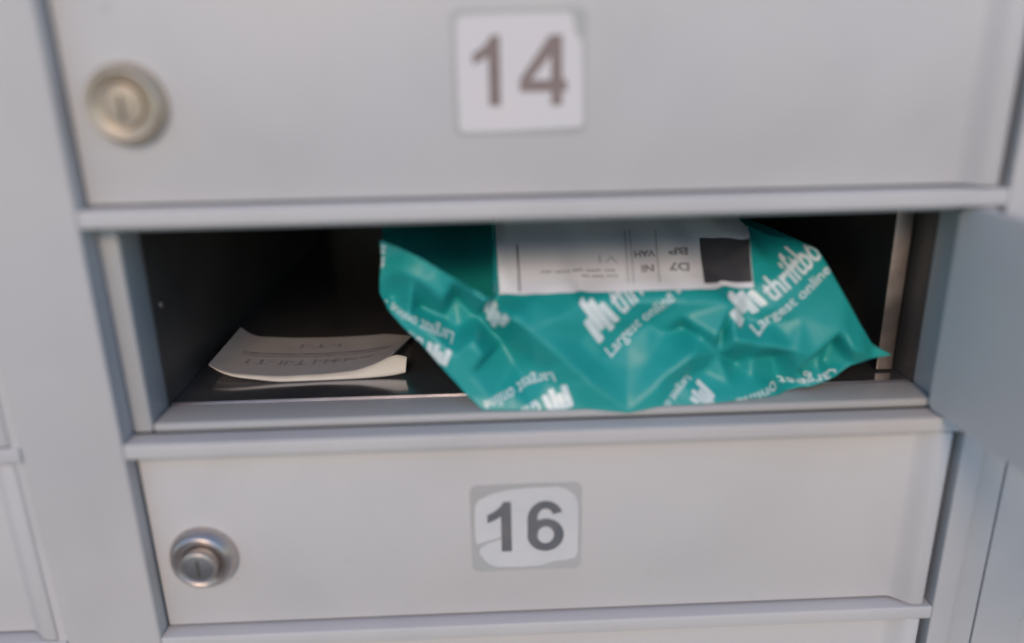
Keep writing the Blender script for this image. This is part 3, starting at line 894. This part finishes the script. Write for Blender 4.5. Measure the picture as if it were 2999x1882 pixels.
lab_text('inn unm nm inun um', .17, .23, .29, .06, M['lgrey'])
lab_text('nun inm un', .33, .155, .14, .06, M['lgrey'])
lab_text('V1', .40, .33, .075, .14, M['lpale'], .02)

# ------------------------------------------------------------------ booklet lying on the compartment floor
bk = bpy.data.objects.new('booklet', None)
COL.objects.link(bk)
bk['label'] = 'thin curled booklet of printed paper lying on the compartment floor left of the teal bag'
bk['category'] = 'booklet'
FRONT = [(14.7, 58.0, -79.5), (20.2, 54.0, -80.7), (27.4, 51.0, -81.6), (46.9, 50.0, -83.0), (66.3, 51.0, -83.0), (81.1, 52.0, -82.0), (90.3, 54.0, -79.4), (97.1, 57.0, -76.2)]
BACK = [(15.6, 105.0, -78.6), (19.0, 103.0, -80.6), (23.6, 101.0, -82.3), (42.4, 100.0, -83.3), (62.7, 100.0, -83.6), (77.7, 100.0, -83.3), (88.1, 100.0, -82.6), (101.3, 96.0, -82.6)]
def curve3(L, n):
    L = np.array(L, float)
    d = np.r_[0, np.cumsum(np.linalg.norm(np.diff(L, axis=0), axis=1))]
    t = np.linspace(0, d[-1], n)
    q = np.stack([np.interp(t, d, L[:, c]) for c in range(3)], 1)
    for _ in range(6):
        q[1:-1] = (q[:-2] + 2 * q[1:-1] + q[2:]) / 4
    return q
NX, NY = 60, 20
f3, b3 = curve3(FRONT, NX), curve3(BACK, NX)
def sheet(name, dz, df, shrink, mat, flat=0.0, th=.25):
    V, F = [], []
    for j in range(NY):
        t = j / (NY - 1)
        for i in range(NX):
            p = f3[i] * (1 - t) + b3[i] * t
            z = p[2] * (1 - flat) + (-84.9) * flat + dz
            x = 57 + (p[0] - 57) * shrink
            V.append((x, p[1] + df * (1 - t), max(z, -85.35)))
    n_ = len(V)
    V += [(x, y, z - th) for x, y, z in V]
    for j in range(NY - 1):
        for i in range(NX - 1):
            q = j * NX + i
            F.append((q, q + 1, q + NX + 1, q + NX))
            F.append((n_ + q, n_ + q + NX, n_ + q + NX + 1, n_ + q + 1))
    for i in range(NX - 1):
        F.append((i, n_ + i, n_ + i + 1, i + 1))
        q = (NY - 1) * NX + i
        F.append((q, q + 1, n_ + q + 1, n_ + q))
    for j in range(NY - 1):
        q = j * NX
        F.append((q, q + NX, n_ + q + NX, n_ + q))
        q = j * NX + NX - 1
        F.append((q, n_ + q, n_ + q + NX, q + NX))
    return mesh_obj(name, V, F, mat, bk, smooth=True, auto=40)
cover = sheet('cover', 0, 0, 1.0, M['paper'])
EDGE_T = [(14.9, 57.6, -79.7), (20.2, 53.7, -80.9), (27.4, 50.7, -81.8), (46.9, 49.7, -83.1), (66.3, 50.7, -83.1), (81.1, 51.6, -82.1), (90.3, 53.4, -79.5), (97.6, 56.0, -76.2), (102.6, 54.5, -77.7)]
EDGE_B = [(15.6, 57.6, -80.1), (20.5, 53.5, -81.6), (27.4, 50.4, -82.9), (46.9, 48.6, -85.2), (66.3, 49.2, -85.3), (81.1, 49.6, -85.2), (90.3, 50.0, -84.9), (98.0, 50.6, -84.4), (102.0, 51.2, -83.6)]
t3, u3 = curve3(EDGE_T, NX), curve3(EDGE_B, NX)
V, F = [], []
for j in range(7):
    t = j / 6
    for i in range(NX):
        p = t3[i] * (1 - t) + u3[i] * t
        V.append((p[0], p[1] - 1.1 * math.sin(math.pi * t) * min(1, (t3[i][2] - u3[i][2]) / 2), p[2]))
for j in range(7):
    t = j / 6
    for i in range(NX):
        x, y, z = V[j * NX + i]
        V.append((x, y + .5, z))
for j in range(6):
    for i in range(NX - 1):
        q = j * NX + i
        F.append((q, q + NX, q + NX + 1, q + 1))
        q += 7 * NX
        F.append((q, q + 1, q + NX + 1, q + NX))
for i in range(NX - 1):
    F.append((i, i + 1, 7 * NX + i + 1, 7 * NX + i))
    q = 6 * NX + i
    F.append((q, 7 * NX + q, 7 * NX + q + 1, q + 1))
mesh_obj('folded_edge', V, F, M['cream'], bk, smooth=True)
for k in range(2):
    sheet('page', -.42 - .42 * k, 1.2 + .8 * k, .97 - .004 * k, M['cream'], flat=.10 + .16 * k, th=.3)

def sheet_text(s, u0, v0, w, h):
    Vt, Tt = text_tris(s, .012)
    q = place(Vt, 0, 0, w, h)
    uu_, vv_ = u0 + w - q[:, 0], v0 + h - q[:, 1]
    V2, T = split_long(np.stack([uu_ * 85, vv_ * 48], 1), Tt, 1.5)
    V3 = []
    for a_, b_ in V2:
        i = np.clip(a_ / 85, 0, 1) * (NX - 1)
        k = int(min(i, NX - 2))
        fr_ = i - k
        pf = f3[k] * (1 - fr_) + f3[k + 1] * fr_
        pb = b3[k] * (1 - fr_) + b3[k + 1] * fr_
        t = b_ / 48
        p = pf * (1 - t) + pb * t
        V3.append((p[0], p[1], p[2] + .12))
    mesh_obj('print_line', V3, T, M['lgrey'], cover)
sheet_text('I-T-I', .40, .64, .22, .16)
sheet_text('I H-I T-II -T I', .18, .20, .52, .17)
sheet_text('unm inun mn', .62, .24, .22, .10)
for v0 in (.45, .50, .53):
    q = [(.10, v0), (.95, v0), (.95, v0 + .018), (.10, v0 + .018)]
    V3 = []
    n_ = 40
    for b_ in (v0, v0 + .02):
        for k in range(n_):
            i = (.12 + .80 * k / (n_ - 1)) * (NX - 1)
            kk = int(min(i, NX - 2))
            fr_ = i - kk
            p = (f3[kk] * (1 - fr_) + f3[kk + 1] * fr_) * (1 - b_) + (b3[kk] * (1 - fr_) + b3[kk + 1] * fr_) * b_
            V3.append((p[0], p[1], p[2] + .12))
    mesh_obj('print_rule', V3, [(k, k + 1, n_ + k + 1, n_ + k) for k in range(n_ - 1)], M['lgrey'], cover)
